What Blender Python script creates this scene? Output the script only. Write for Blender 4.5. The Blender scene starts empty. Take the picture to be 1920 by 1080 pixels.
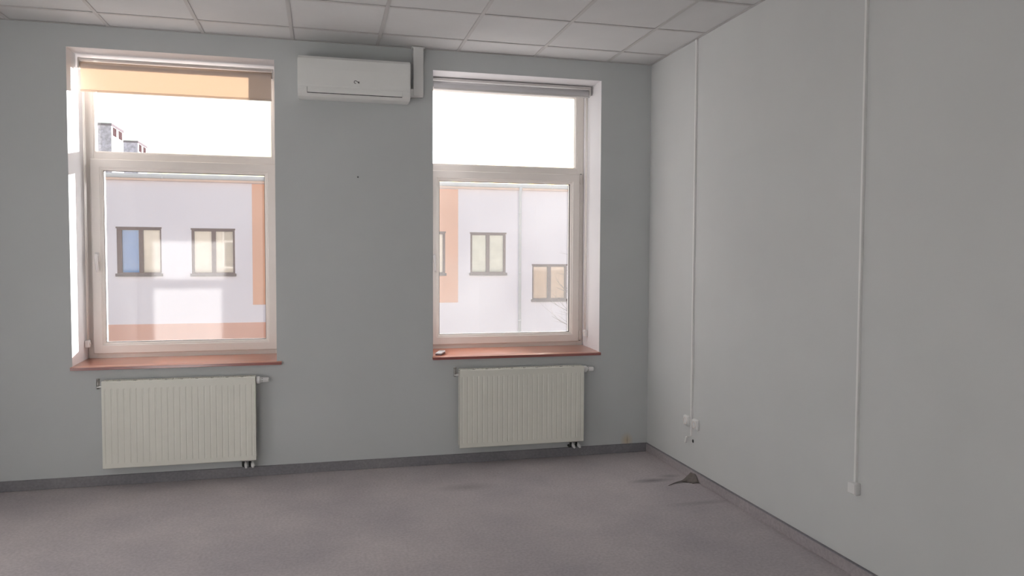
import bpy, bmesh, math, random
from mathutils import Vector, Matrix

scene = bpy.context.scene
col = scene.collection
R = math.radians

# ------------------------------------------------------------------ camera
cam_d = bpy.data.cameras.new('camera')
cam = bpy.data.objects.new('camera', cam_d)
col.objects.link(cam)
cam.location = (-2.5923, -5.7102, 1.6040)
cam.rotation_euler = (1.52794, -0.00423, -0.24677)
cam_d.sensor_width = 36.0
cam_d.lens = 1417.26 / 1920 * 36.0
cam_d.clip_start = 0.05
cam_d.clip_end = 500
scene.camera = cam

# ------------------------------------------------------------------ sky, sun, exposure
SUN_TRAVEL = Vector((-0.55, -1.0, -0.176)).normalized()
world = bpy.data.worlds.new('world')
scene.world = world
world.use_nodes = True
wn = world.node_tree
for n in list(wn.nodes):
    wn.nodes.remove(n)
w_out = wn.nodes.new('ShaderNodeOutputWorld')
w_bg = wn.nodes.new('ShaderNodeBackground')
w_sky = wn.nodes.new('ShaderNodeTexSky')
w_sky.sky_type = 'NISHITA'
w_sky.sun_disc = False
w_sky.sun_elevation = math.asin(-SUN_TRAVEL.z)
w_sky.sun_rotation = math.atan2(-SUN_TRAVEL.x, -SUN_TRAVEL.y)
w_sky.dust_density = 1.0
w_sky.air_density = 1.0
w_sky.ozone_density = 1.0
w_bg.inputs['Strength'].default_value = 0.25
wn.links.new(w_sky.outputs[0], w_bg.inputs['Color'])
wn.links.new(w_bg.outputs[0], w_out.inputs['Surface'])

sun_d = bpy.data.lights.new('sun', 'SUN')
sun_d.energy = 24.0
sun_d.angle = R(0.6)
sun_d.color = (1.0, 0.975, 0.965)
sun = bpy.data.objects.new('sun', sun_d)
col.objects.link(sun)
sun.rotation_euler = SUN_TRAVEL.to_track_quat('-Z', 'Y').to_euler()
sun.location = (8, 14, 8)

scene.view_settings.view_transform = 'Standard'
scene.view_settings.look = 'None'
scene.view_settings.exposure = 0.0
scene.view_settings.gamma = 1.0
scene.view_settings.use_curve_mapping = False

# ------------------------------------------------------------------ materials
def new_mat(name):
    m = bpy.data.materials.new(name)
    m.use_nodes = True
    nt = m.node_tree
    return m, nt, nt.nodes['Principled BSDF'], nt.nodes['Material Output']

def noise_color(nt, c1, c2, scale, detail=4.0, lo=0.35, hi=0.65, coord='Object', rough=0.6):
    tc = nt.nodes.new('ShaderNodeTexCoord')
    nz = nt.nodes.new('ShaderNodeTexNoise')
    nz.inputs['Scale'].default_value = scale
    nz.inputs['Detail'].default_value = detail
    nz.inputs['Roughness'].default_value = rough
    nt.links.new(tc.outputs[coord], nz.inputs['Vector'])
    rp = nt.nodes.new('ShaderNodeValToRGB')
    rp.color_ramp.elements[0].position = lo
    rp.color_ramp.elements[1].position = hi
    rp.color_ramp.elements[0].color = (*c1, 1)
    rp.color_ramp.elements[1].color = (*c2, 1)
    nt.links.new(nz.outputs['Fac'], rp.inputs['Fac'])
    return rp, nz, tc

def simple(name, c, rough=0.5, var=0.06, scale=6.0, bump=0.0, bscale=200.0, metallic=0.0, spec=0.5):
    m, nt, b, out = new_mat(name)
    c2 = tuple(max(0.0, x * (1 - var)) for x in c)
    rp, nz, tc = noise_color(nt, c2, c, scale)
    nt.links.new(rp.outputs['Color'], b.inputs['Base Color'])
    b.inputs['Roughness'].default_value = rough
    b.inputs['Metallic'].default_value = metallic
    b.inputs['Specular IOR Level'].default_value = spec
    if bump > 0:
        n2 = nt.nodes.new('ShaderNodeTexNoise')
        n2.inputs['Scale'].default_value = bscale
        n2.inputs['Detail'].default_value = 3
        nt.links.new(tc.outputs['Object'], n2.inputs['Vector'])
        bp = nt.nodes.new('ShaderNodeBump')
        bp.inputs['Strength'].default_value = bump
        bp.inputs['Distance'].default_value = 0.002
        nt.links.new(n2.outputs['Fac'], bp.inputs['Height'])
        nt.links.new(bp.outputs['Normal'], b.inputs['Normal'])
    return m

def mask_blob(nt, tc, centre, half, sharp=1.0):
    """soft elliptical mask around a fixed point of the wall (a stain)"""
    mp = nt.nodes.new('ShaderNodeMapping')
    mp.vector_type = 'TEXTURE'
    mp.inputs['Location'].default_value = centre
    mp.inputs['Scale'].default_value = half
    nt.links.new(tc.outputs['Object'], mp.inputs['Vector'])
    gr = nt.nodes.new('ShaderNodeTexGradient')
    gr.gradient_type = 'SPHERICAL'
    nt.links.new(mp.outputs[0], gr.inputs['Vector'])
    return gr.outputs['Fac']

def mix_rgb(nt, fac, a, b):
    mx = nt.nodes.new('ShaderNodeMix')
    mx.data_type = 'RGBA'
    for sock, v in ((mx.inputs[0], fac), (mx.inputs[6], a), (mx.inputs[7], b)):
        if hasattr(v, 'is_linked'):
            nt.links.new(v, sock)
        elif isinstance(v, tuple):
            sock.default_value = (*v, 1)
        else:
            sock.default_value = v
    return mx.outputs[2]

def wall_paint(name, c, stain=False):
    m, nt, b, out = new_mat(name)
    rp, nz, tc = noise_color(nt, tuple(x * 0.965 for x in c), c, 1.4, 3)
    color = rp.outputs['Color']
    if stain:
        f = mask_blob(nt, tc, (-0.18, 0.0, 0.095), (0.06, 0.2, 0.075))
        color = mix_rgb(nt, f, color, (0.66, 0.56, 0.42))
        f2 = mask_blob(nt, tc, (-0.175, 0.0, 0.10), (0.006, 0.2, 0.05))
        color = mix_rgb(nt, f2, color, (0.36, 0.32, 0.26))
    nt.links.new(color, b.inputs['Base Color'])
    b.inputs['Roughness'].default_value = 0.75
    n2 = nt.nodes.new('ShaderNodeTexNoise')
    n2.inputs['Scale'].default_value = 120
    n2.inputs['Detail'].default_value = 3
    nt.links.new(tc.outputs['Object'], n2.inputs['Vector'])
    bp = nt.nodes.new('ShaderNodeBump')
    bp.inputs['Strength'].default_value = 0.12
    bp.inputs['Distance'].default_value = 0.001
    nt.links.new(n2.outputs['Fac'], bp.inputs['Height'])
    nt.links.new(bp.outputs['Normal'], b.inputs['Normal'])
    return m

def carpet(name, c1, c2, marks=False):
    m, nt, b, out = new_mat(name)
    rp, nz, tc = noise_color(nt, c1, c2, 1.1, 6, 0.32, 0.68)
    color = rp.outputs['Color']
    fine = nt.nodes.new('ShaderNodeTexNoise')
    fine.inputs['Scale'].default_value = 60
    fine.inputs['Detail'].default_value = 6
    nt.links.new(tc.outputs['Object'], fine.inputs['Vector'])
    fr = nt.nodes.new('ShaderNodeMapRange')
    fr.inputs['From Min'].default_value = 0.35
    fr.inputs['From Max'].default_value = 0.65
    fr.inputs['To Min'].default_value = 0.91
    fr.inputs['To Max'].default_value = 1.07
    nt.links.new(fine.outputs['Fac'], fr.inputs['Value'])
    mul = nt.nodes.new('ShaderNodeVectorMath')
    mul.operation = 'SCALE'
    nt.links.new(color, mul.inputs[0])
    nt.links.new(fr.outputs[0], mul.inputs['Scale'])
    color = mul.outputs[0]
    if marks:                                    # scuffed dirt streaks trodden into the pile
        for cx, cy, hx, hy, a in ((-0.30, -0.775, 0.20, 0.06, 0.8), (-0.14, -0.70, 0.10, 0.05, 0.5),
                                  (-0.20, -1.30, 0.28, 0.05, 0.45), (-1.62, -0.62, 0.22, 0.10, 0.35)):
            f = mask_blob(nt, tc, (cx, cy, 0.0), (hx, hy, 0.2))
            fm = nt.nodes.new('ShaderNodeMath'); fm.operation = 'MULTIPLY'
            nt.links.new(f, fm.inputs[0]); nt.links.new(nz.outputs['Fac'], fm.inputs[1])
            f3 = nt.nodes.new('ShaderNodeMath'); f3.operation = 'MULTIPLY'; f3.use_clamp = True
            nt.links.new(fm.outputs[0], f3.inputs[0]); f3.inputs[1].default_value = 2.2 * a
            color = mix_rgb(nt, f3.outputs[0], color, tuple(x * 0.45 for x in c1))
    nt.links.new(color, b.inputs['Base Color'])
    b.inputs['Roughness'].default_value = 0.95
    b.inputs['Specular IOR Level'].default_value = 0.15
    bp = nt.nodes.new('ShaderNodeBump')
    bp.inputs['Strength'].default_value = 0.3
    bp.inputs['Distance'].default_value = 0.003
    nf = nt.nodes.new('ShaderNodeTexNoise')
    nf.inputs['Scale'].default_value = 260
    nf.inputs['Detail'].default_value = 4
    nt.links.new(tc.outputs['Object'], nf.inputs['Vector'])
    nt.links.new(nf.outputs['Fac'], bp.inputs['Height'])
    nt.links.new(bp.outputs['Normal'], b.inputs['Normal'])
    return m

def glass(name, haze, tint=(1, 1, 1), haze_scale=1.6, ior=1.55):
    """clear pane: fresnel mix of see-through and mirror, with a film of dust that scatters light"""
    m, nt, b, out = new_mat(name)
    nt.nodes.remove(b)
    tr = nt.nodes.new('ShaderNodeBsdfTransparent'); tr.inputs['Color'].default_value = (*tint, 1)
    gl = nt.nodes.new('ShaderNodeBsdfGlossy'); gl.inputs['Roughness'].default_value = 0.02
    fr = nt.nodes.new('ShaderNodeFresnel'); fr.inputs['IOR'].default_value = ior
    m1 = nt.nodes.new('ShaderNodeMixShader')
    nt.links.new(fr.outputs[0], m1.inputs[0]); nt.links.new(tr.outputs[0], m1.inputs[1]); nt.links.new(gl.outputs[0], m1.inputs[2])
    ts = nt.nodes.new('ShaderNodeBsdfTranslucent'); ts.inputs['Color'].default_value = (0.9, 0.9, 0.88, 1)  # translucent share stands in for veiling glare over the panes
    tc = nt.nodes.new('ShaderNodeTexCoord')
    nz = nt.nodes.new('ShaderNodeTexNoise'); nz.inputs['Scale'].default_value = haze_scale; nz.inputs['Detail'].default_value = 5
    nt.links.new(tc.outputs['Object'], nz.inputs['Vector'])
    mr = nt.nodes.new('ShaderNodeMapRange')
    mr.inputs['From Min'].default_value = 0.3; mr.inputs['From Max'].default_value = 0.7
    mr.inputs['To Min'].default_value = haze * 0.75; mr.inputs['To Max'].default_value = haze * 1.25
    nt.links.new(nz.outputs['Fac'], mr.inputs['Value'])
    m2 = nt.nodes.new('ShaderNodeMixShader')
    nt.links.new(mr.outputs[0], m2.inputs[0]); nt.links.new(m1.outputs[0], m2.inputs[1]); nt.links.new(ts.outputs[0], m2.inputs[2])
    nt.links.new(m2.outputs[0], out.inputs['Surface'])
    return m

def fabric(name, c, trans, ct=None):
    m, nt, b, out = new_mat(name)
    nt.nodes.remove(b)
    tc = nt.nodes.new('ShaderNodeTexCoord')
    nz = nt.nodes.new('ShaderNodeTexNoise'); nz.inputs['Scale'].default_value = 300; nz.inputs['Detail'].default_value = 2
    nt.links.new(tc.outputs['Object'], nz.inputs['Vector'])
    col1 = mix_rgb(nt, nz.outputs['Fac'], tuple(x * 0.93 for x in c), c)
    df = nt.nodes.new('ShaderNodeBsdfDiffuse')
    ts = nt.nodes.new('ShaderNodeBsdfTranslucent')
    nt.links.new(col1, df.inputs['Color'])
    col2 = mix_rgb(nt, nz.outputs['Fac'], tuple(x * 0.93 for x in (ct or c)), ct or c)
    nt.links.new(col2, ts.inputs['Color'])
    mx = nt.nodes.new('ShaderNodeMixShader'); mx.inputs[0].default_value = trans
    nt.links.new(df.outputs[0], mx.inputs[1]); nt.links.new(ts.outputs[0], mx.inputs[2])
    nt.links.new(mx.outputs[0], out.inputs['Surface'])
    return m

def wood(name, c1, c2, rough):
    m, nt, b, out = new_mat(name)
    tc = nt.nodes.new('ShaderNodeTexCoord')
    mp = nt.nodes.new('ShaderNodeMapping'); mp.inputs['Scale'].default_value = (1.2, 22, 22)
    nt.links.new(tc.outputs['Object'], mp.inputs['Vector'])
    nz = nt.nodes.new('ShaderNodeTexNoise'); nz.inputs['Scale'].default_value = 2.0; nz.inputs['Detail'].default_value = 5
    nt.links.new(mp.outputs[0], nz.inputs['Vector'])
    nt.links.new(mix_rgb(nt, nz.outputs['Fac'], c1, c2), b.inputs['Base Color'])
    b.inputs['Roughness'].default_value = rough
    b.inputs['Coat Weight'].default_value = 1.0
    b.inputs['Coat Roughness'].default_value = 0.16
    b.inputs['Coat IOR'].default_value = 1.9
    return m

M = {}
M['wall'] = wall_paint('wall_paint_grey', (0.635, 0.66, 0.665), stain=True)
M['wall_light'] = wall_paint('wall_paint_pale', (0.70, 0.715, 0.71))
M['wall_white'] = wall_paint('wall_paint_white', (0.84, 0.84, 0.83))
M['reveal'] = wall_paint('reveal_white_plaster', (0.80, 0.785, 0.80))
M['ext'] = simple('cream_render', (0.50, 0.44, 0.39), 0.9, 0.06, 2.0)
M['tile'] = simple('mineral_fibre_tile', (0.73, 0.73, 0.73), 0.9, 0.03, 3.0, 0.4, 90)
M['grid'] = simple('ceiling_grid_metal', (0.60, 0.585, 0.58), 0.5, 0.03)
M['slab'] = simple('concrete', (0.5, 0.5, 0.48), 0.9, 0.1)
M['carpet'] = carpet('mauve_grey_carpet', (0.47, 0.435, 0.46), (0.63, 0.575, 0.58), marks=True)
M['carpet_dark'] = carpet('charcoal_carpet_strip', (0.23, 0.225, 0.25), (0.32, 0.31, 0.325))
M['carpet_side'] = carpet('mauve_carpet_strip', (0.38, 0.345, 0.36), (0.47, 0.43, 0.445))
M['carpet_under'] = carpet('carpet_torn_edge', (0.19, 0.165, 0.155), (0.27, 0.24, 0.225))
M['pvc'] = simple('white_pvc', (0.91, 0.86, 0.81), 0.35, 0.02)
M['pvc_handle'] = simple('white_handle', (0.82, 0.79, 0.77), 0.3, 0.02)
M['gasket'] = simple('dark_gasket', (0.06, 0.05, 0.05), 0.7, 0.1)
M['sill'] = wood('red_brown_laminate', (0.76, 0.27, 0.16), (0.86, 0.35, 0.22), 0.45)
M['sill_edge'] = wood('red_brown_edge', (0.27, 0.055, 0.045), (0.33, 0.075, 0.06), 0.5)
M['blind'] = fabric('beige_blind_fabric', (0.74, 0.68, 0.64), 0.36, (0.92, 0.76, 0.60))
M['blind_grey'] = fabric('grey_blind_fabric', (0.80, 0.79, 0.80), 0.3)
M['alu'] = simple('pale_metal', (0.72, 0.70, 0.68), 0.35, 0.03, metallic=0.3)
M['rad'] = simple('cream_enamel', (0.90, 0.895, 0.81), 0.35, 0.03)
M['white_plastic'] = simple('white_plastic', (0.90, 0.90, 0.89), 0.35, 0.02)
M['ac'] = simple('air_conditioner_white', (0.92, 0.93, 0.91), 0.3, 0.02)
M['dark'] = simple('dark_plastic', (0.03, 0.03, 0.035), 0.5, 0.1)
M['grey_mark'] = simple('grey_print', (0.10, 0.10, 0.10), 0.6, 0.05)
M['black_pipe'] = simple('black_pipe_insulation', (0.02, 0.02, 0.02), 0.7, 0.2)
M['metal'] = simple('dull_metal', (0.45, 0.44, 0.42), 0.4, 0.1, metallic=0.7)
M['remote'] = simple('remote_grey_white', (0.75, 0.74, 0.75), 0.4, 0.03)
M['remote_dark'] = simple('remote_base_plum', (0.16, 0.10, 0.11), 0.4, 0.1)
M['glass_clean'] = glass('window_glass_light_dust', 0.010)
M['glass_dusty'] = glass('window_glass_dusty', 0.027)
M['facade'] = simple('white_render', (0.90, 0.84, 0.92), 0.9, 0.03, 0.5)
M['facade_accent'] = simple('salmon_render', (0.92, 0.50, 0.34), 0.9, 0.05, 0.7)
M['plinth'] = simple('terracotta_render', (0.84, 0.44, 0.33), 0.9, 0.08, 0.7)
M['gutter'] = simple('pale_sheet_metal', (0.74, 0.76, 0.80), 0.5, 0.05)
M['downpipe'] = simple('zinc_downpipe', (0.70, 0.71, 0.74), 0.5, 0.05)
M['soffit'] = simple('peach_cornice', (0.84, 0.62, 0.52), 0.9, 0.05)
M['brown'] = simple('brown_window_frame', (0.13, 0.055, 0.05), 0.5, 0.1)
M['brown_sill'] = simple('brown_outer_sill', (0.11, 0.06, 0.06), 0.4, 0.1)
M['blind_blue'] = simple('blue_blind', (0.07, 0.32, 0.80), 0.8, 0.04)
M['curtain'] = simple('cream_curtain', (0.95, 0.87, 0.75), 0.9, 0.1, 3.0)  # sheets behind the far panes, coloured as what the glass mirrors
M['curtain_peach'] = simple('peach_curtain', (0.95, 0.72, 0.54), 0.9, 0.1, 3.0)
M['curtain_green'] = simple('pale_green_curtain', (0.74, 0.78, 0.68), 0.9, 0.12, 3.0)
M['far_glass'] = glass('far_window_glass', 0.01, ior=1.5)
M['chimney'] = simple('speckled_chimney_render', (0.66, 0.62, 0.70), 0.95, 0.45, 9.0)
M['chimney_cap'] = simple('chimney_cap_concrete', (0.16, 0.13, 0.15), 0.9, 0.1, spec=0.0)
M['chimney_white'] = simple('white_chimney_render', (0.80, 0.78, 0.77), 0.9, 0.05, spec=0.0)
M['chimney_dark'] = simple('chimney_vent', (0.05, 0.018, 0.022), 0.9, 0.1, spec=0.0)
M['roof'] = simple('light_roofing', (0.70, 0.70, 0.72), 0.8, 0.08)
M['ground'] = simple('courtyard_paving', (0.32, 0.30, 0.29), 0.95, 0.2, 2.0)
M['bark'] = simple('grey_bark', (0.22, 0.17, 0.15), 0.9, 0.25, 20.0)

# ------------------------------------------------------------------ helpers
class MB:
    """collects shapes, builds ONE mesh object"""
    def __init__(self):
        self.bm = bmesh.new()
    def box(self, x0, x1, y0, y1, z0, z1, bevel=0.0, mat=0, seg=1, rot=None, pivot=None):
        vs = [self.bm.verts.new(p) for p in ((x0, y0, z0), (x1, y0, z0), (x1, y1, z0), (x0, y1, z0),
                                              (x0, y0, z1), (x1, y0, z1), (x1, y1, z1), (x0, y1, z1))]
        fs = [self.bm.faces.new([vs[i] for i in f]) for f in ((0, 3, 2, 1), (4, 5, 6, 7), (0, 1, 5, 4), (1, 2, 6, 5), (2, 3, 7, 6), (3, 0, 4, 7))]
        for f in fs:
            f.material_index = mat
        verts = vs
        if bevel > 0:
            edges = list({e for f in fs for e in f.edges})
            r = bmesh.ops.bevel(self.bm, geom=edges, offset=bevel, segments=seg, profile=0.5, affect='EDGES', material=mat)
            verts = list({v for f in r['faces'] for v in f.verts} | {v for v in vs if v.is_valid})
        if rot is not None:
            pv = Vector(pivot) if pivot else Vector(((x0 + x1) / 2, (y0 + y1) / 2, (z0 + z1) / 2))
            bmesh.ops.transform(self.bm, matrix=Matrix.Translation(pv) @ rot @ Matrix.Translation(-pv), verts=verts)
        return self
    def quad(self, pts, mat=0):
        f = self.bm.faces.new([self.bm.verts.new(p) for p in pts]); f.material_index = mat
        return self
    def ring(self, x0, x1, z0, z1, profile, mat=0):
        """closed profile [(inset, y)] swept round a rectangle in the xz plane"""
        loops = []
        for d, y in profile:
            loops.append([self.bm.verts.new(p) for p in ((x0 + d, y, z0 + d), (x1 - d, y, z0 + d), (x1 - d, y, z1 - d), (x0 + d, y, z1 - d))])
        n = len(loops)
        for i in range(n):
            a, b = loops[i], loops[(i + 1) % n]
            for k in range(4):
                f = self.bm.faces.new((a[k], a[(k + 1) % 4], b[(k + 1) % 4], b[k])); f.material_index = mat
        return self
    def lathe(self, origin, axis, prof, n=16, mat=0):
        """prof: [(distance along axis, radius)]"""
        ax = Vector(axis).normalized()
        u = ax.orthogonal().normalized(); v = ax.cross(u)
        o = Vector(origin); loops = []
        for t, r in prof:
            loops.append([self.bm.verts.new(o + ax * t + (u * math.cos(2 * math.pi * k / n) + v * math.sin(2 * math.pi * k / n)) * r) for k in range(n)])
        for a, b in zip(loops, loops[1:]):
            for k in range(n):
                f = self.bm.faces.new((a[k], a[(k + 1) % n], b[(k + 1) % n], b[k])); f.smooth = True; f.material_index = mat
        self.bm.faces.new(loops[0][::-1]).material_index = mat
        self.bm.faces.new(loops[-1]).material_index = mat
        return self
    def tube(self, pts, radii, n=8, mat=0):
        pts = [Vector(p) for p in pts]
        if not isinstance(radii, (list, tuple)):
            radii = [radii] * len(pts)
        loops = []; u = None
        for i, p in enumerate(pts):
            t = (pts[min(i + 1, len(pts) - 1)] - pts[max(i - 1, 0)]).normalized()
            u = t.orthogonal().normalized() if u is None else (u - t * u.dot(t)).normalized()
            v = t.cross(u)
            loops.append([self.bm.verts.new(p + (u * math.cos(2 * math.pi * k / n) + v * math.sin(2 * math.pi * k / n)) * radii[i]) for k in range(n)])
        for a, b in zip(loops, loops[1:]):
            for k in range(n):
                f = self.bm.faces.new((a[k], a[(k + 1) % n], b[(k + 1) % n], b[k])); f.smooth = True; f.material_index = mat
        self.bm.faces.new(loops[0][::-1]).material_index = mat
        self.bm.faces.new(loops[-1]).material_index = mat
        return self
    def extrude_x(self, prof, x0, x1, mat=0):
        """closed profile [(y,z)] extruded along x"""
        a = [self.bm.verts.new((x0, y, z)) for y, z in prof]
        b = [self.bm.verts.new((x1, y, z)) for y, z in prof]
        n = len(prof)
        for i in range(n):
            self.bm.faces.new((a[i], a[(i + 1) % n], b[(i + 1) % n], b[i])).material_index = mat
        self.bm.faces.new(a[::-1]).material_index = mat
        self.bm.faces.new(b).material_index = mat
        return self
    def build(self, name, mats, parent=None, smooth=False):
        bmesh.ops.recalc_face_normals(self.bm, faces=self.bm.faces)
        me = bpy.data.meshes.new(name)
        self.bm.to_mesh(me); self.bm.free()
        for m in (mats if isinstance(mats, (list, tuple)) else [mats]):
            me.materials.append(M[m])
        if smooth:
            for p in me.polygons:
                p.use_smooth = True
        o = bpy.data.objects.new(name, me)
        col.objects.link(o)
        if parent is not None:
            attach(o, parent)
        return o

def attach(o, parent):
    """geometry is written in room coordinates; keep it there under a parent placed at the thing's base"""
    o.parent = parent
    w = Vector((0, 0, 0)); p = parent
    while p is not None:
        w += p.location; p = p.parent
    o.location = o.location - w

def tag(o, label=None, cat=None, group=None, kind=None):
    if label: o['label'] = label
    if cat: o['category'] = cat
    if group: o['group'] = group
    if kind: o['kind'] = kind
    return o

def empty(name, loc):
    o = bpy.data.objects.new(name, None)
    o.empty_display_size = 0.1
    col.objects.link(o); o.location = loc
    return o

def copy_part(src, dx, dy, dz, parent=None):
    c = src.copy(); col.objects.link(c)
    c.location = src.location + Vector((dx, dy, dz))
    if parent is not None:
        c.parent = parent
    return c

# ------------------------------------------------------------------ room dimensions (metres)
H = 3.141                    # suspended ceiling
XL, YB = -5.3, -6.0          # left wall, rear wall
SILL = 0.838
HEAD = 2.993
OPEN = [(-4.246, -2.911), (-1.772, -0.427)]      # the two openings of the window wall
TH = 0.50                    # wall thickness

# --- window wall
def wall_with_openings():
    b = MB()
    xs = sorted([XL - 0.3, 0.3] + [v for o in OPEN for v in o])
    zs = [-0.2, SILL - 0.026, HEAD, 3.5]
    def is_open(xm, zm):
        return zs[1] < zm < zs[2] and any(a < xm < c for a, c in OPEN)
    for i in range(len(xs) - 1):
        for k in range(3):
            xm = (xs[i] + xs[i + 1]) / 2; zm = (zs[k] + zs[k + 1]) / 2
            if is_open(xm, zm):
                continue
            for y, mt in ((0.0, 0), (TH, 1)):
                b.quad([(xs[i], y, zs[k]), (xs[i + 1], y, zs[k]), (xs[i + 1], y, zs[k + 1]), (xs[i], y, zs[k + 1])], mt)
    for a, c in OPEN:
        z0, z1 = zs[1], zs[2]
        b.quad([(a, 0, z0), (a, TH, z0), (a, TH, z1), (a, 0, z1)], 2)
        b.quad([(c, 0, z0), (c, TH, z0), (c, TH, z1), (c, 0, z1)], 2)
        b.quad([(a, 0, z1), (c, 0, z1), (c, TH, z1), (a, TH, z1)], 2)
        b.quad([(a, 0, z0), (c, 0, z0), (c, TH, z0), (a, TH, z0)], 2)
    x0, x1 = xs[0], xs[-1]
    for x in (x0, x1):
        b.quad([(x, 0, -0.2), (x, TH, -0.2), (x, TH, 3.5), (x, 0, 3.5)], 1)
    for z in (-0.2, 3.5):
        b.quad([(x0, 0, z), (x1, 0, z), (x1, TH, z), (x0, TH, z)], 1)
    bmesh.ops.remove_doubles(b.bm, verts=b.bm.verts, dist=1e-5)
    return b.build('wall_back', ['wall', 'ext', 'reveal'])
tag(wall_with_openings(), 'grey painted window wall with deep white reveals', 'wall', kind='structure')
tag(MB().box(0.0, 0.30, YB - 0.3, 0.0, -0.2, 3.5).build('wall_right', 'wall_light'), 'plain pale grey wall carrying two vertical cable conduits', 'wall', kind='structure')
tag(MB().box(XL - 0.30, XL, YB - 0.3, 0.0, -0.2, 3.5).build('wall_left', 'wall_white'), 'pale grey wall to the left, out of the picture', 'wall', kind='structure')
tag(MB().box(XL, 0.0, YB - 0.3, YB, -0.2, 3.5).build('wall_rear', 'wall_white'), 'pale grey wall behind the camera', 'wall', kind='structure')
tag(MB().box(XL, 0.0, YB, 0.0, -0.2, 0.0).build('floor', 'carpet'), 'mauve grey carpeted floor with faint dirt streaks', 'floor', kind='structure')

# --- suspended ceiling: slab, grid of runners, single tiles
ceiling = tag(MB().box(XL, 0.0, YB, 0.0, H + 0.03, H + 0.36).build('ceiling', 'slab'), 'suspended ceiling of square white tiles in a pale grid', 'ceiling', kind='structure')
GX = [-0.383 - 0.6 * k for k in range(13) if -0.383 - 0.6 * k > XL]
GY = [-0.304 - 0.6 * k for k in range(14) if -0.304 - 0.6 * k > YB]
TW = 0.012
for x in GX:
    MB().box(x - TW, x + TW, YB, 0.0, H, H + 0.004).build('grid_runner', 'grid', ceiling)
for y in GY:
    MB().box(XL, 0.0, y - TW, y + TW, H + 0.0002, H + 0.0042).build('grid_runner', 'grid', ceiling)
MB().box(-0.020, 0.0, YB, 0.0, H - 0.0006, H + 0.003).build('wall_angle', 'grid', ceiling)
MB().box(XL, 0.0, -0.014, 0.0, H - 0.0005, H + 0.003).build('wall_angle', 'grid', ceiling)
xe = [0.0] + GX + [XL]
ye = [0.0] + GY + [YB]
rng = random.Random(4)
tile_mesh = {}
for i in range(len(xe) - 1):
    for k in range(len(ye) - 1):
        w, d = xe[i] - xe[i + 1], ye[k] - ye[k + 1]
        if w < 0.06 or d < 0.06:
            continue
        key = (round(w, 3), round(d, 3))
        cx, cy = (xe[i] + xe[i + 1]) / 2, (ye[k] + ye[k + 1]) / 2
        if key not in tile_mesh:
            t = MB().box(-w / 2 + 0.004, w / 2 - 0.004, -d / 2 + 0.004, d / 2 - 0.004, 0.0, 0.015, 0.002).build('ceiling_tile', 'tile')
            tile_mesh[key] = t.data
        else:
            t = bpy.data.objects.new('ceiling_tile', tile_mesh[key]); col.objects.link(t)
        t.location = (cx, cy, H + 0.0045 + rng.uniform(0, 0.0012))
        attach(t, ceiling)

# --- carpet skirting strips with a thin top lip
bb = tag(MB().box(XL, -0.012, -0.012, 0.0, 0.0, 0.068, 0.002).build('baseboard_back', 'carpet_dark'), 'dark carpet skirting strip under the windows', 'baseboard', kind='structure')
MB().box(XL, -0.012, -0.0135, 0.0, 0.066, 0.0705).build('top_lip', 'carpet_dark', bb)
br = tag(MB().box(-0.012, 0.0, YB, 0.0, 0.0, 0.066, 0.002).build('baseboard_right', 'carpet_side'), 'mauve carpet skirting strip along the right wall', 'baseboard', kind='structure')
MB().box(-0.014, 0.0, YB, 0.0, 0.064, 0.0695).build('top_lip', 'carpet_dark', br)
tag(MB().box(XL, XL + 0.012, YB, 0.0, 0.0, 0.068, 0.002).build('baseboard_left', 'carpet_side'), 'mauve carpet skirting strip along the left wall', 'baseboard', kind='structure')

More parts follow.
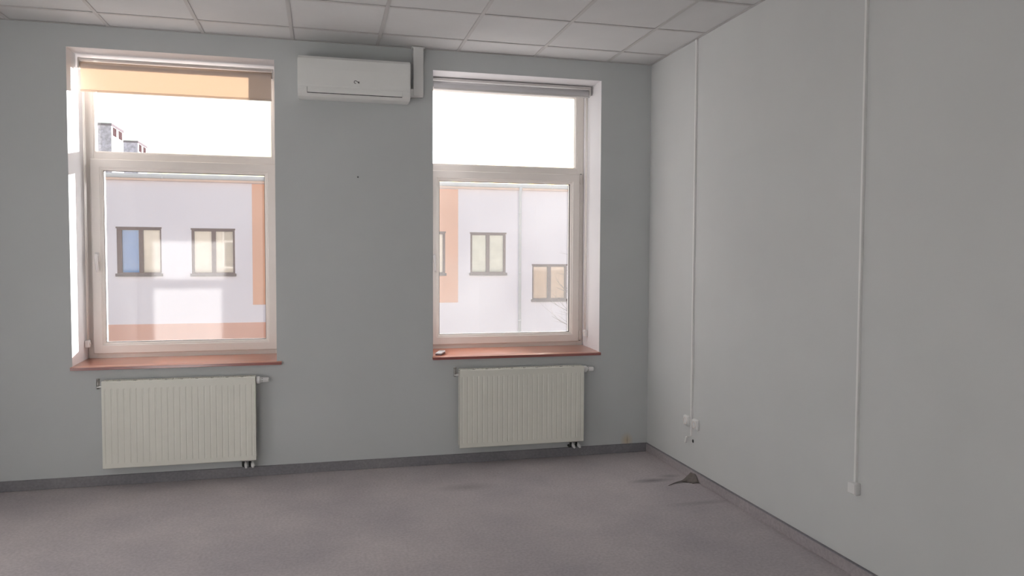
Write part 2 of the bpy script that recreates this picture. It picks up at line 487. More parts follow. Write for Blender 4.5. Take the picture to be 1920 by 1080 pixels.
# ------------------------------------------------------------------ windows
def make_window(n, x0, x1, yF, pane_mat, label, ear):
    xc = x0 + 0.680 if n != 2 else x1 - 0.678
    w = tag(empty('window_%d' % n, ((x0 + x1) / 2, yF, SILL)), label, 'window', kind='structure')
    # sill board with a darker rounded nose
    def sz(y):                                   # the board falls gently towards the room
        return SILL + 0.003 - 0.009 * max(0.0, (yF - y) / yF) ** 2
    zl = SILL - 0.026
    main = [(yF * (1 - k / 14.0), sz(yF * (1 - k / 14.0))) for k in range(15)]
    nose = [(0.0, sz(0.0)), (-0.010, sz(-0.010)), (-0.020, sz(-0.020)), (-0.027, sz(-0.027) - 0.001), (-0.030, sz(-0.030) - 0.003)]
    sb = MB().extrude_x([(yF + 0.01, zl), (yF + 0.01, sz(yF))] + main + [(0.0, zl)], x0, x1)
    sb.extrude_x(nose + [(-0.030, zl), (0.0, zl)], x0 - ear[0], x1 + ear[1])
    sill = sb.build('window_sill', 'sill', w)
    for pg in sill.data.polygons:
        pg.use_smooth = pg.normal.z > 0.9
    tag(sill, 'glossy red-brown sill board')
    MB().box(x0 - ear[0], x1 + ear[1], -0.0345, -0.029, zl - 0.003, sz(-0.030) - 0.002, 0.001).build('sill_edge', 'sill_edge', sill)
    y1 = yF + 0.07
    # fixed frame with transom
    f = MB()
    iw = 0.62
    f.box(x0, xc - iw, yF, y1, SILL, HEAD, 0.003).box(xc + iw, x1, yF, y1, SILL, HEAD, 0.003)
    f.box(xc - iw - 0.002, xc + iw + 0.002, yF + 0.001, y1, SILL, 0.905, 0.003)
    f.box(xc - iw - 0.002, xc + iw + 0.002, yF + 0.001, y1, 2.262, 2.335, 0.003)
    f.box(xc - iw - 0.002, xc + iw + 0.002, yF + 0.001, y1, 2.95, HEAD, 0.003)
    f.build('window_frame', 'pvc', w)
    # glazing bead of the upper light
    MB().ring(xc - 0.622, xc + 0.622, 2.333, 2.952, [(0, yF + 0.006), (0.004, yF + 0.003), (0.012, yF + 0.006), (0.017, yF + 0.018), (0.017, yF + 0.05), (0, yF + 0.05)]).build('glazing_bead', 'pvc', w)
    up = MB().box(xc - 0.612, xc + 0.612, yF + 0.026, yF + 0.030, 2.342, 2.944).build('upper_pane', pane_mat, w)
    # opening sash
    s = MB().ring(xc - 0.640, xc + 0.640, 0.875, 2.290, [(0, yF), (0, yF - 0.016), (0.004, yF - 0.020), (0.058, yF - 0.020), (0.064, yF - 0.014),
                  (0.070, yF - 0.013), (0.082, yF - 0.003), (0.082, yF + 0.05), (0.02, yF + 0.05), (0.02, yF)]).build('sash', 'pvc', w)
    MB().ring(xc - 0.562, xc + 0.562, 0.953, 2.212, [(0, yF - 0.0045), (0.007, yF - 0.001), (0.007, yF + 0.012), (0, yF + 0.012)]).build('gasket', 'gasket', s)
    MB().box(xc - 0.560, xc + 0.560, yF + 0.014, yF + 0.018, 0.955, 2.210).build('pane', pane_mat, s)
    # tilt-and-turn handle on the left, hinges on the right
    hx = xc - 0.604
    h = MB().box(hx - 0.014, hx + 0.014, yF - 0.031, yF - 0.019, 1.545, 1.615, 0.004)
    h.lathe((hx, yF - 0.03, 1.592), (0, -1, 0), [(0, 0.010), (0.022, 0.010), (0.03, 0.011)], 12)
    h.tube([(hx, yF - 0.054, 1.600), (hx, yF - 0.060, 1.588), (hx + 0.003, yF - 0.060, 1.55), (hx + 0.006, yF - 0.056, 1.50), (hx + 0.008, yF - 0.052, 1.472)],
           [0.009, 0.012, 0.0105, 0.0095, 0.0085], 10)
    h.build('handle', 'pvc_handle', s)
    for z0, z1 in ((2.21, 2.292), (0.884, 0.962)):
        hg = MB().lathe((xc + 0.651, yF - 0.012, z0), (0, 0, 1), [(0, 0.004), (0.003, 0.007), (z1 - z0 - 0.003, 0.007), (z1 - z0, 0.004)], 12)
        hg.box(xc + 0.640, xc + 0.652, yF - 0.010, yF + 0.004, z0 + 0.01, z1 - 0.01)
        hinge = hg.build('hinge', 'pvc', s)
        MB().lathe((xc + 0.651, yF - 0.012, z1 - 0.001 if z0 > 2 else z0 - 0.006), (0, 0, 1), [(0, 0.0068), (0.007, 0.0068)], 10).build('hinge_cap', 'metal', s)
    return w

make_window(1, OPEN[0][0], OPEN[0][1], 0.37, 'glass_clean', 'tall white plastic window left of the air conditioner', (0.006, 0.034))
make_window(2, OPEN[1][0], OPEN[1][1], 0.41, 'glass_dusty', 'tall white plastic window between air conditioner and right corner', (0.004, 0.004))

# ------------------------------------------------------------------ roller blinds
def clip_and_chain(b, x, sgn, y, z_top, z_clip):
    """endless bead chain held on the reveal by a small clip"""
    ch = MB()
    for dy in (-0.014, 0.014):
        ch.tube([(x + sgn * 0.018, y + dy, z_top), (x + sgn * 0.018, y + dy, z_clip + 0.01)], 0.0042, 6)
    ch.build('bead_chain', 'pvc', b)
    cl = MB().box(min(x, x + sgn * 0.030), max(x, x + sgn * 0.030), y - 0.024, y + 0.024, z_clip - 0.026, z_clip + 0.026, 0.005, seg=2).build('chain_clip', 'white_plastic', b)
    MB().lathe((x + sgn * 0.030, y, z_clip), (sgn, 0, 0), [(0, 0.012), (0.004, 0.011)], 14).build('clip_wheel', 'pvc', cl)

def roller_blind(x0, x1, y, ztop, drop, label, fab, chain_x, sgn, ych):
    b = tag(empty('roller_blind', ((x0 + x1) / 2, y, ztop - drop)), label, 'blind', 'roller blinds in the window recesses')
    zr = ztop - 0.042
    # head rail fixed to the top of the recess
    MB().box(x0 + 0.005, x1 - 0.005, y - 0.010, y + 0.040, ztop - 0.012, ztop, 0.002).build('head_rail', 'alu', b)
    MB().lathe((x0 + 0.012, y + 0.022, zr), (1, 0, 0), [(0, 0.022), (x1 - x0 - 0.024, 0.022)], 24).build('roll', fab, b)
    for x in (x0, x1 - 0.009):
        br_ = MB().box(x, x + 0.009, y - 0.010, y + 0.052, zr - 0.030, ztop, 0.002).build('bracket', 'alu', b)
        MB().lathe((x + (0.009 if x == x0 else 0.0), y + 0.022, zr), (1 if x == x0 else -1, 0, 0), [(0, 0.017), (0.010, 0.016)], 16).build('chain_drive', 'pvc', br_)
    MB().box(x0 + 0.016, x1 - 0.016, y - 0.0008, y + 0.0008, ztop - drop, zr).build('fabric', fab, b)
    MB().box(x0 + 0.013, x1 - 0.013, y - 0.006, y + 0.006, ztop - drop - 0.010, ztop - drop + 0.004, 0.002).build('bottom_bar', 'alu' if fab == 'blind_grey' else 'blind', b)
    clip_and_chain(b, chain_x, sgn, ych, zr, 0.955)
    return b
roller_blind(-4.222, -2.926, 0.165, 2.962, 0.222, 'beige roller blind pulled a little down, sunlit from behind', 'blind', -4.246, 1, 0.30)
roller_blind(-1.752, -0.442, 0.205, 2.985, 0.078, 'grey roller blind rolled right up beside the air conditioner', 'blind_grey', -0.427, -1, 0.29)

# ------------------------------------------------------------------ radiators
def radiator(x0, x1, z0, z1, label, valve):
    yf, yb = -0.105, -0.035
    r = tag(empty('radiator', ((x0 + x1) / 2, 0.0, 0.0)), label, 'radiator', 'panel radiators under the windows')
    # fluted front sheet
    b = MB()
    n = 24
    pitch = (x1 - x0 - 0.045) / n
    xs, dp = [x0], [0.0]
    for k in range(n + 1):
        xg = x0 + 0.0225 + k * pitch
        for dx, g in ((-0.0065, 0.0), (-0.002, 1.0), (0.002, 1.0), (0.0065, 0.0)):
            xs.append(xg + dx); dp.append(g)
    xs.append(x1); dp.append(0.0)
    zs = [(z0, 0, 0.004), (z0 + 0.004, 0, 0), (z0 + 0.030, 0, 0), (z0 + 0.042, 1, 0), (z1 - 0.058, 1, 0), (z1 - 0.046, 0, 0), (z1 - 0.004, 0, 0), (z1, 0, 0.004)]
    grid = [[b.bm.verts.new((x, yf + 0.0022 * g * a + e, z)) for x, g in zip(xs, dp)] for z, a, e in zs]
    for r0, r1 in zip(grid, grid[1:]):
        for k in range(len(xs) - 1):
            b.bm.faces.new((r0[k], r0[k + 1], r1[k + 1], r1[k]))
    yk = yf + 0.012
    back = [[b.bm.verts.new((x, yk, z)) for x in (x0, x1)] for z in (z0, z1)]
    b.bm.faces.new([back[0][0], back[0][1], back[1][1], back[1][0]])
    b.bm.faces.new(grid[0] + [back[0][1], back[0][0]])
    b.bm.faces.new(grid[-1] + [back[1][1], back[1][0]])
    b.bm.faces.new([g[0] for g in grid] + [back[1][0], back[0][0]])
    b.bm.faces.new([g[-1] for g in grid] + [back[1][1], back[0][1]])
    b.build('front_panel', 'rad', r)
    # rear water panel, side covers, top grille
    MB().box(x0 + 0.01, x1 - 0.01, yb - 0.012, yb, z0 + 0.004, z1 - 0.004, 0.003).build('rear_panel', 'rad', r)
    for x in (x0, x1 - 0.003):
        MB().box(x, x + 0.003, yf + 0.002, yb + 0.002, z0 + 0.012, z1 - 0.006, 0.001).build('side_cover', 'rad', r)
    g = MB()
    g.box(x0, x1, yf + 0.004, yf + 0.020, z1 - 0.003, z1 + 0.003, 0.001).box(x0, x1, yb - 0.012, yb + 0.002, z1 - 0.003, z1 + 0.003, 0.001)
    k = x0 + 0.02
    while k < x1 - 0.02:
        g.box(k, k + 0.006, yf + 0.018, yb - 0.010, z1 - 0.008, z1 + 0.001); k += 0.0165
    grille = g.build('top_grille', 'rad', r)
    for q in range(9):
        xx = x0 + 0.10 + q * (x1 - x0 - 0.14) / 8.6
        MB().box(xx, xx + 0.018, yf + 0.003, yf + 0.010, z1 + 0.002, z1 + 0.0045, 0.0008).build('grille_clip', 'metal', grille)
    # wall brackets
    for x in (x0 + 0.16, x1 - 0.16):
        MB().box(x - 0.02, x + 0.02, yb - 0.002, -0.001, z0 + 0.03, z1 - 0.03, 0.002).build('wall_bracket', 'metal', r)
    # bleed valve on the left
    v = MB().tube([(x0 - 0.030, -0.062, z1 - 0.052), (x0 - 0.030, -0.062, z1 + 0.010)], [0.011, 0.011], 12)
    v.lathe((x0 - 0.030, -0.062, z1 + 0.010), (0, 0, 1), [(0, 0.0115), (0.006, 0.0115), (0.009, 0.007)], 12).build('bleed_valve', 'metal', r)
    MB().lathe((x0 - 0.036, -0.066, z1 - 0.040), (1, 0, 0), [(0, 0.008), (0.040, 0.008)], 12).build('blanking_plug', 'white_plastic', r)
    # thermostatic head on the right
    zt = z1 - 0.028
    t = MB().lathe((x1 - 0.004, -0.066, zt), (1, 0, 0), [(0, 0.012), (0.008, 0.012), (0.009, 0.022), (0.014, 0.026), (0.026, 0.027), (0.034, 0.026), (0.038, 0.0185),
                   (0.054, 0.0175), (0.088, 0.0165), (0.093, 0.015), (0.095, 0.010)], 24).build('thermostat_head', 'white_plastic', r)
    for a in range(6):
        an = a * math.pi / 3 + 0.3
        MB().box(x1 + 0.042, x1 + 0.047, -0.066 + 0.0172 * math.cos(an) - 0.002, -0.066 + 0.0172 * math.cos(an) + 0.002,
                 zt + 0.0172 * math.sin(an) - 0.002, zt + 0.0172 * math.sin(an) + 0.002).build('scale_mark', 'dark', t)
    # connection block and pipes at the foot
    for i, dx in enumerate((0.092, 0.046)):
        x = x1 - dx
        MB().tube([(x, -0.002, 0.086), (x, -0.03, 0.086), (x, -0.052, 0.092), (x, -0.06, 0.110), (x, -0.06, z0 + 0.01)], 0.0095, 10).build('pipe', 'black_pipe', r)
        nt_ = MB().lathe((x + 0.020, -0.070, z0 - 0.040), (0.35 if valve else 0.1, -0.5, -0.75), [(-0.035, 0.008), (-0.014, 0.010), (-0.012, 0.0125), (0.010, 0.0125), (0.014, 0.009), (0.022, 0.008)], 10)
        nt_.build('shutoff_valve', 'white_plastic', r)
    MB().box(x1 - 0.112, x1 - 0.020, -0.075, -0.045, z0 - 0.012, z0 + 0.006, 0.003).build('valve_block', 'metal', r)
    return r
radiator(-4.043, -3.052, 0.141, 0.737, 'cream ribbed panel radiator under the window with the lowered blind', False)
radiator(-1.583, -0.590, 0.139, 0.735, 'cream ribbed panel radiator under the window nearest the right corner', True)

# ------------------------------------------------------------------ split air conditioner and its pipe cover
ac = tag(empty('air_conditioner', (-2.355, 0.0, 2.716)), 'white wall-mounted split air conditioner between the two windows', 'air conditioner')
ax0, ax1 = -2.742, -1.966
prof = [(0.0, 2.995), (-0.150, 2.999), (-0.190, 2.990), (-0.200, 2.975), (-0.206, 2.90), (-0.206, 2.79), (-0.201, 2.752), (-0.188, 2.731), (-0.160, 2.717), (-0.10, 2.712), (0.0, 2.722)]
body = MB().extrude_x(prof, ax0, ax1).build('body', 'ac', ac)
for f in (ax0, ax1):
    s = -1 if f == ax0 else 1
    inner = [(y * 0.97 - 0.002, 2.855 + (z - 2.855) * 0.94) for y, z in prof]
    MB().extrude_x(inner, f, f + s * 0.004).build('end_cap', 'ac', ac)
fp = [(-0.196, 2.982), (-0.2065, 2.972), (-0.2125, 2.90), (-0.2125, 2.79), (-0.209, 2.776), (-0.204, 2.776), (-0.204, 2.97)]
MB().extrude_x(fp, ax0 + 0.004, ax1 - 0.004).build('front_panel', 'ac', ac)
lv = [(-0.2125, 2.7745), (-0.211, 2.758), (-0.203, 2.738), (-0.198, 2.738), (-0.204, 2.757), (-0.205, 2.7745)]
MB().extrude_x(lv, ax0 + 0.062, ax1 - 0.058).build('louver', 'ac', ac)
lvs = [(-0.2125, 2.7745), (-0.211, 2.758), (-0.203, 2.738), (-0.190, 2.728), (-0.190, 2.74), (-0.204, 2.757), (-0.205, 2.7745)]
for a, c in ((ax0 + 0.004, ax0 + 0.0595), (ax1 - 0.0555, ax1 - 0.004)):
    MB().extrude_x(lvs, a, c).build('louver_cheek', 'ac', ac)
MB().extrude_x([(-0.2025, 2.7378), (-0.1985, 2.7345), (-0.18, 2.736), (-0.19, 2.7378)], ax0 + 0.060, ax1 - 0.056).build('outlet_gap', 'dark', ac)  # solid dark strips painted as the shade in the louver gaps
MB().extrude_x([(-0.2075, 2.7735), (-0.206, 2.757), (-0.199, 2.737), (-0.195, 2.737), (-0.200, 2.757), (-0.201, 2.7735)], ax0 + 0.0597, ax0 + 0.0618).build('outlet_gap', 'dark', ac)
# little printed emblem
lg = MB()
lx, lz, ly = -2.343, 2.822, -0.2128
def stroke(pts, wd):
    for (xa, za), (xb, zb) in zip(pts, pts[1:]):
        d = Vector((xb - xa, 0, zb - za)).normalized(); nrm = Vector((-d.z, 0, d.x)) * wd / 2
        a = Vector((lx + xa, ly, lz + za)) - d * wd * 0.25; c = Vector((lx + xb, ly, lz + zb)) + d * wd * 0.25
        lg.quad([a - nrm, c - nrm, c + nrm, a + nrm])
stroke([(-0.006, -0.009), (-0.014, -0.008), (-0.018, -0.001), (-0.014, 0.008), (-0.005, 0.009), (0.004, 0.004), (0.011, -0.002)], 0.0042)
stroke([(0.010, 0.004), (0.019, -0.008)], 0.0042)
stroke([(0.010, -0.007), (0.019, 0.004)], 0.0042)
em = lg.build('emblem', 'grey_mark', ac)
tag(em, 'small dark printed emblem')

pc = tag(empty('pipe_cover', (-1.885, 0.0, 2.77)), 'white plastic pipe cover rising from the air conditioner to the ceiling', 'pipe cover')
MB().box(-1.925, -1.851, -0.056, 0.0, 2.782, H, 0.004, seg=2).build('duct', 'white_plastic', pc)
MB().box(-1.926, -1.850, -0.018, 0.0, 2.781, H - 0.001, 0.001).build('duct_base', 'white_plastic', pc)
MB().box(-1.962, -1.853, -0.052, -0.001, 2.776, 2.834, 0.005, seg=2).build('elbow', 'white_plastic', pc)
MB().box(-1.937, -1.840, -0.064, 0.0, H - 0.006, H, 0.002).build('ceiling_collar', 'white_plastic', pc)

# ------------------------------------------------------------------ remote control on the right sill
rm = tag(empty('remote_control', (-1.70, 0.10, SILL)), 'small pale remote control lying on the right window sill', 'remote control')
rb = MB().box(-0.024, 0.024, -0.070, 0.070, 0.0, 0.013, 0.005, seg=2)
ro = rb.build('base', 'remote_dark'); ro.parent = rm
ro2 = MB().box(-0.0245, 0.0245, -0.071, 0.071, 0.011, 0.020, 0.004, seg=2).build('top_shell', 'remote'); ro2.parent = rm
sc = MB().box(-0.017, 0.017, 0.018, 0.056, 0.0195, 0.0208).build('display', 'metal'); sc.parent = ro2
for i in range(3):
    for k in range(2):
        bt = MB().lathe((-0.010 + 0.020 * k, -0.005 - 0.02 * i, 0.0195), (0, 0, 1), [(0, 0.005), (0.002, 0.0045)], 10).build('button', 'white_plastic'); bt.parent = ro2
rm.rotation_euler = (R(1.5), 0, R(-22))
rm.location.z = SILL - 0.0025

# ------------------------------------------------------------------ right wall: conduits, sockets, loose plug, data box
def conduit(y, z0, z1, label):
    c = tag(empty('cable_conduit', (0.0, y, z0)), label, 'conduit', 'cable conduits on the right wall')
    MB().box(-0.004, 0.0, y - 0.0085, y + 0.0085, z0, z1).build('base_channel', 'white_plastic', c)
    MB().box(-0.013, -0.002, y - 0.0075, y + 0.0075, z0, z1, 0.002).build('cover', 'white_plastic', c)
    MB().box(-0.0145, 0.0, y - 0.0095, y + 0.0095, z1 - 0.02, z1, 0.001).build('end_sleeve', 'white_plastic', c)
    return c
conduit(-0.775, 0.305, 3.136, 'thin white cable conduit ending at the two wall sockets')
conduit(-2.505, 0.475, H, 'thin white cable conduit ending in a small data box')

def socket(y, z, label):
    s = tag(empty('wall_socket', (0.0, y, z - 0.04)), label, 'socket', 'white wall sockets on the right wall')
    MB().box(-0.012, 0.0, y - 0.038, y + 0.038, z - 0.038, z + 0.038, 0.003, seg=2).build('cover_plate', 'white_plastic', s)
    MB().box(-0.022, -0.009, y - 0.034, y + 0.034, z - 0.034, z + 0.034, 0.005, seg=2).build('housing', 'white_plastic', s)
    MB().lathe((-0.0215, y, z), (-1, 0, 0), [(0, 0.027), (0.003, 0.027), (0.003, 0.021), (-0.006, 0.019)], 24).build('socket_well', 'pvc', s)
    for d in (-0.0095, 0.0095):
        MB().lathe((-0.0155, y + d, z), (-1, 0, 0), [(0, 0.0028), (0.0012, 0.0028)], 8).build('contact_hole', 'dark', s)
    return s
socket(-0.708, 0.404, 'white wall socket on the window side of the conduit')
socket(-0.842, 0.404, 'white wall socket on the camera side of the conduit')

pl = tag(empty('loose_plug', (-0.02, -0.74, 0.275)), 'small white cable plug dangling at the conduit foot below the sockets', 'plug')
tilt = Matrix.Rotation(R(22), 4, 'X')
MB().box(-0.036, -0.022, -0.752, -0.734, 0.248, 0.300, 0.003, rot=tilt).build('plug_body', 'white_plastic', pl)
MB().tube([(-0.007, -0.775, 0.312), (-0.014, -0.772, 0.303), (-0.024, -0.763, 0.302), (-0.029, -0.755, 0.296)], 0.0028, 8).build('cable', 'white_plastic', pl)
MB().lathe((-0.0012, -0.792, 0.272), (-1, 0, 0), [(0, 0.013), (0.0006, 0.012)], 14).build('cable_hole', 'dark', pl)  # flat dark disc on the wall beside the plug

db = tag(empty('data_box', (0.0, -2.505, 0.42)), 'small white data outlet box at the foot of the conduit nearest the camera', 'outlet box')
MB().box(-0.030, 0.0, -2.536, -2.478, 0.420, 0.478, 0.003, seg=2).build('housing', 'white_plastic', db)
MB().box(-0.0335, -0.028, -2.533, -2.481, 0.424, 0.476, 0.002, seg=2).build('lid', 'white_plastic', db)
MB().box(-0.025, -0.008, -2.516, -2.494, 0.4185, 0.4215).build('port', 'dark', db)

# ------------------------------------------------------------------ torn carpet corner by the right wall, nail in the window wall
# a frayed corner of carpet lifted against the skirting, with a thin torn strip trailing from it
cf = MB()
nu, nv = 14, 8
def flap(u, v):
    # u: from the skirting (0) out to the free edge (1); v: along the wall
    y = -0.765 - 0.15 * v - 0.05 * u * (1 - v)
    x = -0.016 - (0.075 + 0.03 * math.sin(5 * v)) * u
    z = 0.003 + 0.050 * (1 - u) ** 1.5 * math.sin(math.pi * (0.12 + 0.80 * v)) + 0.006 * math.sin(11 * v + 4 * u) * (1 - u)
    return Vector((x, y, max(0.003, z)))
def strip(u, v):
    # u: along the torn strip; v: across
    x = -0.085 - 0.165 * u
    y = -0.865 - 0.055 * u + 0.018 * math.sin(3 * u) + (v - 0.5) * 0.018 * (1 - 0.9 * u)
    z = 0.003 + 0.016 * (1 - u) * math.sin(math.pi * min(1.0, 0.2 + v * 0.6))
    return Vector((x, y, max(0.0028, z)))
for fn in (flap, strip):
    top = [[cf.bm.verts.new(fn(i / nu, k / nv)) for k in range(nv + 1)] for i in range(nu + 1)]
    bot = [[cf.bm.verts.new(fn(i / nu, k / nv) - Vector((0, 0, 0.0025))) for k in range(nv + 1)] for i in range(nu + 1)]
    for i in range(nu):
        for k in range(nv):
            cf.bm.faces.new((top[i][k], top[i + 1][k], top[i + 1][k + 1], top[i][k + 1]))
            cf.bm.faces.new((bot[i][k], bot[i][k + 1], bot[i + 1][k + 1], bot[i + 1][k]))
    rim = [(0, k) for k in range(nv)] + [(i, nv) for i in range(nu)] + [(nu, k) for k in range(nv, 0, -1)] + [(i, 0) for i in range(nu, 0, -1)]
    for q in range(len(rim)):
        a, b2 = rim[q], rim[(q + 1) % len(rim)]
        cf.bm.faces.new((top[a[0]][a[1]], top[b2[0]][b2[1]], bot[b2[0]][b2[1]], bot[a[0]][a[1]]))
fo = cf.build('carpet_flap', 'carpet_under', smooth=True)
tag(fo, 'torn dark carpet edge curling up against the right skirting', 'carpet flap')

nl = MB().lathe((-2.328, 0.0, 2.177), (0, -1, 0), [(0, 0.0035), (0.004, 0.0035), (0.005, 0.0055), (0.007, 0.0045)], 10).build('nail', 'dark')  # raised dark stud standing in for a small hole
tag(nl, 'single small dark nail in the window wall below the air conditioner', 'nail')

# ------------------------------------------------------------------ outside: own facade, courtyard, house opposite
GZ = -2.4
def slab(name, x0, x1, y0, y1, z0, z1, m, label):
    tag(MB().box(x0, x1, y0, y1, z0, z1).build(name, m), label, 'wall', kind='structure')
slab('wall_exterior', 0.3, 14.0, 0.1, TH, GZ, 7.0, 'ext', 'cream outer wall of the own house to the right')
slab('wall_exterior', -18.0, XL - 0.3, 0.1, TH, GZ, 7.0, 'ext', 'cream outer wall of the own house to the left')
slab('wall_exterior', XL - 0.3, 0.3, 0.1, TH, GZ, -0.2, 'ext', 'cream outer wall of the own house below the room')
slab('wall_exterior', XL - 0.3, 0.3, 0.1, TH, 3.5, 7.0, 'ext', 'cream outer wall of the own house above the room')
tag(MB().box(-60, 60, TH, 120, GZ - 0.2, GZ).build('ground', 'ground'), 'grey paved courtyard between the two houses', 'ground', kind='structure')

FD = 19.0                     # plane of the facade opposite
UX, UZ, UK = -2.5923, 1.604, 1.2537   # survey units of the facade -> metres
def PX(x): return UX + (x - UX) * UK
def PZ(z): return UZ + (z - UZ) * UK
house = tag(empty('house', (-1.0, FD, GZ)), 'white rendered house with salmon panels seen across the courtyard', 'house')
# x0, x1, z0, z1, left and right frame widths, blind or reflection-coloured sheet behind the left and right pane
FWIN = [(PX(a), PX(b), PZ(c), PZ(d), fl, fr, m1, m2) for a, b, c, d, fl, fr, m1, m2 in (
        (-7.300, -6.322, 1.083, 2.237, 0.135, 0.040, 'blind_blue', 'curtain'),
        (-5.645, -4.654, 1.080, 2.222, 0.070, 0.055, 'curtain', 'curtain'),
        (-0.430, 0.560, 1.080, 2.215, 0.070, 0.070, 'curtain', 'curtain'),
        (1.235, 2.198, 1.090, 2.203, 0.060, 0.075, 'curtain_green', 'curtain_green'),
        (2.939, 3.917, 0.370, 1.364, 0.050, 0.060, 'curtain_peach', 'curtain_peach'))]
AX0, AX1, AZ0, AZ1 = PX(-4.243), PX(0.900), PZ(0.362), PZ(3.338)      # salmon panel
PL1, PLZ = PX(-1.75), PZ(-0.08)                                        # plinth ends here
EZ = PZ(3.36)                                                          # eaves
HX0, HX1 = -24.0, 22.0
# facade wall with window holes
fw = MB()
fx = sorted({HX0, HX1} | {v for w in FWIN for v in w[:2]})
fz = sorted({GZ, EZ} | {v for w in FWIN for v in w[2:4]})
for i in range(len(fx) - 1):
    for k in range(len(fz) - 1):
        xm, zm = (fx[i] + fx[i + 1]) / 2, (fz[k] + fz[k + 1]) / 2
        if any(w[0] < xm < w[1] and w[2] < zm < w[3] for w in FWIN):
            continue
        fw.quad([(fx[i], FD, fz[k]), (fx[i + 1], FD, fz[k]), (fx[i + 1], FD, fz[k + 1]), (fx[i], FD, fz[k + 1])])
for x0, x1, z0, z1, *_ in FWIN:
    d = FD + 0.30
    fw.quad([(x0, FD, z0), (x0, d, z0), (x0, d, z1), (x0, FD, z1)]); fw.quad([(x1, FD, z0), (x1, d, z0), (x1, d, z1), (x1, FD, z1)])
    fw.quad([(x0, FD, z1), (x1, FD, z1), (x1, d, z1), (x0, d, z1)]); fw.quad([(x0, FD, z0), (x1, FD, z0), (x1, d, z0), (x0, d, z0)])
    fw.quad([(x0, d, z0), (x1, d, z0), (x1, d, z1), (x0, d, z1)])
fw.box(HX0, HX1, FD + 0.32, FD + 10.0, GZ, EZ + 0.04)
fw.build('facade_wall', 'facade', house)
# salmon panel, standing proud, with its window left open
ap = MB()
hx0, hx1, hz0, hz1 = FWIN[2][:4]
for a in ((AX0, hx0, AZ0, AZ1), (hx1, AX1, AZ0, AZ1), (hx0, hx1, AZ0, hz0), (hx0, hx1, hz1, AZ1)):
    ap.box(a[0], a[1], FD - 0.02, FD + 0.001, a[2], a[3])
ap.build('accent_panel', 'facade_accent', house)
MB().box(HX0, PL1, FD - 0.03, FD + 0.001, GZ, PLZ).build('plinth_band', 'plinth', house)
MB().box(HX0, HX1, FD - 0.12, FD + 0.02, EZ - 0.01, EZ + 0.055).build('cornice', 'soffit', house)
g0 = EZ + 0.055
gu = MB().extrude_x([(FD - 0.12, g0), (FD - 0.18, g0 + 0.02), (FD - 0.20, g0 + 0.07), (FD - 0.20, g0 + 0.12), (FD - 0.185, g0 + 0.12), (FD - 0.17, g0 + 0.05), (FD - 0.06, g0 + 0.03), (FD - 0.06, g0)], HX0, HX1).build('gutter', 'gutter', house)
for k in range(12):
    x = -23.4 + 4.05 * k
    MB().box(x, x + 0.03, FD - 0.205, FD - 0.12, g0 - 0.003, g0 + 0.125).build('gutter_bracket', 'downpipe', gu)
MB().box(HX0 - 0.2, HX1 + 0.2, FD - 0.09, FD + 10.1, g0 + 0.03, g0 + 0.14).build('roof', 'roof', house)
dx = PX(2.575)
dpp = MB().tube([(dx, FD - 0.16, g0 + 0.03), (dx, FD - 0.16, g0 - 0.05), (dx, FD - 0.08, g0 - 0.22), (dx, FD - 0.08, GZ)], 0.050, 12).build('downpipe', 'downpipe', house)
for z in (3.0, 1.0, -0.6):
    MB().lathe((dx, FD - 0.08, z), (0, 0, 1), [(0, 0.058), (0.04, 0.058)], 12).build('pipe_clamp', 'downpipe', dpp)
for i, (x0, x1, z0, z1, fl, fr, cl, cr) in enumerate(FWIN):
    d = FD + 0.06
    xm = (x0 + fl + x1 - fr) / 2
    tb, tt, mh = 0.10, 0.075, 0.058
    w = MB()
    w.box(x0, x0 + fl, d - 0.05, d + 0.03, z0, z1).box(x1 - fr, x1, d - 0.05, d + 0.03, z0, z1)
    w.box(x0 + fl, x1 - fr, d - 0.049, d + 0.03, z0, z0 + tb).box(x0 + fl, x1 - fr, d - 0.049, d + 0.03, z1 - tt, z1)
    w.box(xm - mh, xm + mh, d - 0.052, d + 0.03, z0 + tb, z1 - tt)
    w = w.build('house_window', 'brown', house)
    MB().box(x0 - 0.035, x1 + 0.035, FD - 0.08, d - 0.04, z0 - 0.015, z0 + 0.07, 0.004).build('outer_sill', 'brown_sill', w)
    MB().box(x0 - 0.015, x1 + 0.015, FD - 0.035, FD + 0.012, z1 - 0.03, z1 + 0.015).build('head_trim', 'brown', w)
    for a, c, m in ((x0 + fl - 0.01, xm - mh + 0.01, cl), (xm + mh - 0.01, x1 - fr + 0.01, cr)):
        MB().box(a, c, d, d + 0.006, z0 + tb - 0.01, z1 - tt + 0.01).build('pane', 'far_glass', w)
        MB().box(a - 0.02, c + 0.02, d + 0.040, d + 0.047, z0 + 0.05, z1 - 0.05).build('blind' if m == 'blind_blue' else 'curtain', m, w)  # apart from the blue blind, the sheet's colour carries the pane's reflection

# two rendered chimneys in a row on the flat roof
def chimney(x0, x1, y0, y1, ztop):
    zb = g0 + 0.13
    ch = MB().box(x0, x1, y0, y1, zb, ztop - 0.07).build('chimney', 'chimney', house)
    MB().box(x0 - 0.025, x1 + 0.03, y0 - 0.03, y1 + 0.03, ztop - 0.07, ztop).build('chimney_cap', 'chimney_cap', ch)
    MB().box(x1, x1 + 0.015, y0 + 0.02, y1, zb, ztop - 0.072).build('side_render', 'chimney_white', ch)  # whiter slab, the sunlit look of this flank put into its colour
    wy = y1 - y0
    for k in (0.12, 0.60):
        MB().box(x1 + 0.008, x1 + 0.022, y0 + k * wy, y0 + (k + 0.30) * wy, ztop - 0.36, ztop - 0.09).build('flue_opening', 'chimney_dark', ch)  # solid dark plates, their colour carries the shade inside the flues
chimney(-9.50, -9.06, 20.90, 22.37, 5.75)
chimney(-9.58, -9.12, 24.75, 26.20, 5.75)

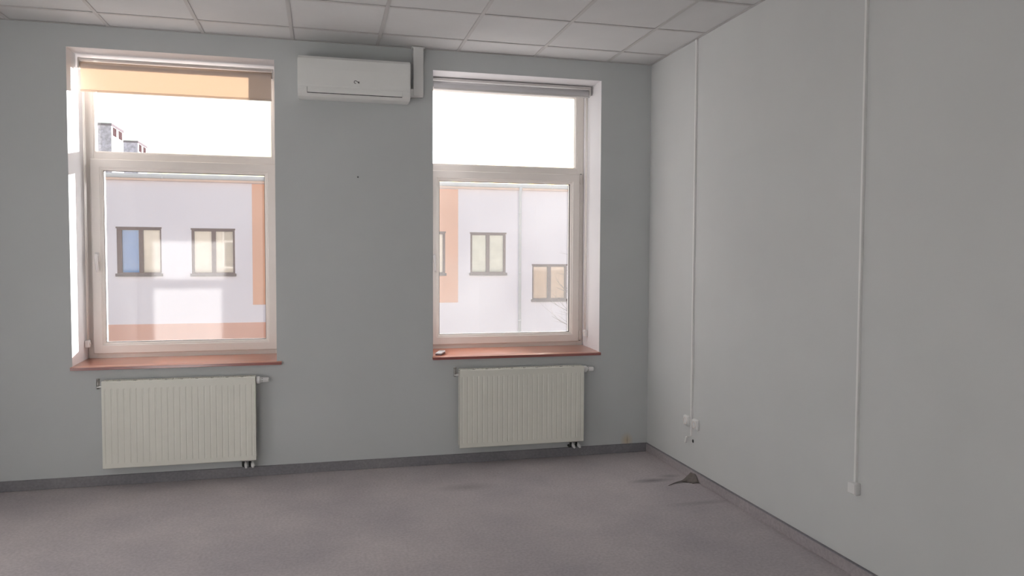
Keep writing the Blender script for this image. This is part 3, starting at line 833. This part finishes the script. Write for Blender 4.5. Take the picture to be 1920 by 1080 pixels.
# bare young tree in the courtyard, its twigs reaching into the right window's view
rt = random.Random(11)
tree = tag(empty('bare_tree', (3.0, 9.0, GZ)), 'bare thin tree whose twigs cross the right window', 'tree')
MB().tube([(3.0, 9.0, GZ), (3.02, 9.0, -1.0), (2.98, 9.02, 0.2), (3.0, 9.0, 1.2), (3.03, 9.0, 1.9)], [0.05, 0.042, 0.03, 0.018, 0.006], 8).build('trunk', 'bark', tree)
def branch(p, d, ln, r, depth, mb):
    pts, rad, q = [Vector(p)], [r], Vector(d).normalized()
    n = 5
    for k in range(n):
        q = (q + Vector((rt.uniform(-.16, .16), rt.uniform(-.16, .16), rt.uniform(-.10, .16)))).normalized()
        pts.append(pts[-1] + q * ln / n); rad.append(r * (1 - 0.8 * (k + 1) / n))
    mb.tube(pts, rad, 5)
    if depth > 0:
        for k in (1, 2, 3, 4):
            e = (q + Vector((rt.uniform(-.7, .7), rt.uniform(-.7, .7), rt.uniform(-.5, .7)))).normalized()
            branch(pts[k], e, ln * rt.uniform(0.35, 0.55), rad[k] * 0.7, depth - 1, mb)
for zb, dr, ln in ((-0.4, (-1, 0.1, 0.30), 1.15), (0.0, (-1, -0.2, 0.32), 1.2), (0.35, (-1, 0.2, 0.2), 1.0), (0.75, (-0.9, 0, 0.35), 0.9), (1.1, (-0.8, 0.2, 0.5), 0.7),
                   (-0.2, (1, 0.3, 0.5), 1.0), (0.5, (0.9, -0.3, 0.5), 0.9), (0.2, (0.2, 1, 0.4), 0.9), (1.3, (0.5, 0.2, 0.8), 0.6)):
    mb = MB()
    branch((3.0, 9.0, zb + 0.25), dr, ln, 0.011, 2, mb)
    mb.build('branch', 'bark', tree)

# neighbouring room's window in the own outer wall (mirrored in the panes opposite)
nw = tag(empty('window_3', (-7.1, TH, SILL)), 'white window of the next room in the cream outer wall', 'window', kind='structure')
MB().ring(-7.75, -6.45, 0.85, 2.98, [(0, TH + 0.01), (0, TH + 0.05), (0.09, TH + 0.05), (0.09, TH + 0.01)]).box(-7.7, -6.5, TH + 0.005, TH + 0.05, 2.24, 2.36).build('window_frame', 'pvc', nw)
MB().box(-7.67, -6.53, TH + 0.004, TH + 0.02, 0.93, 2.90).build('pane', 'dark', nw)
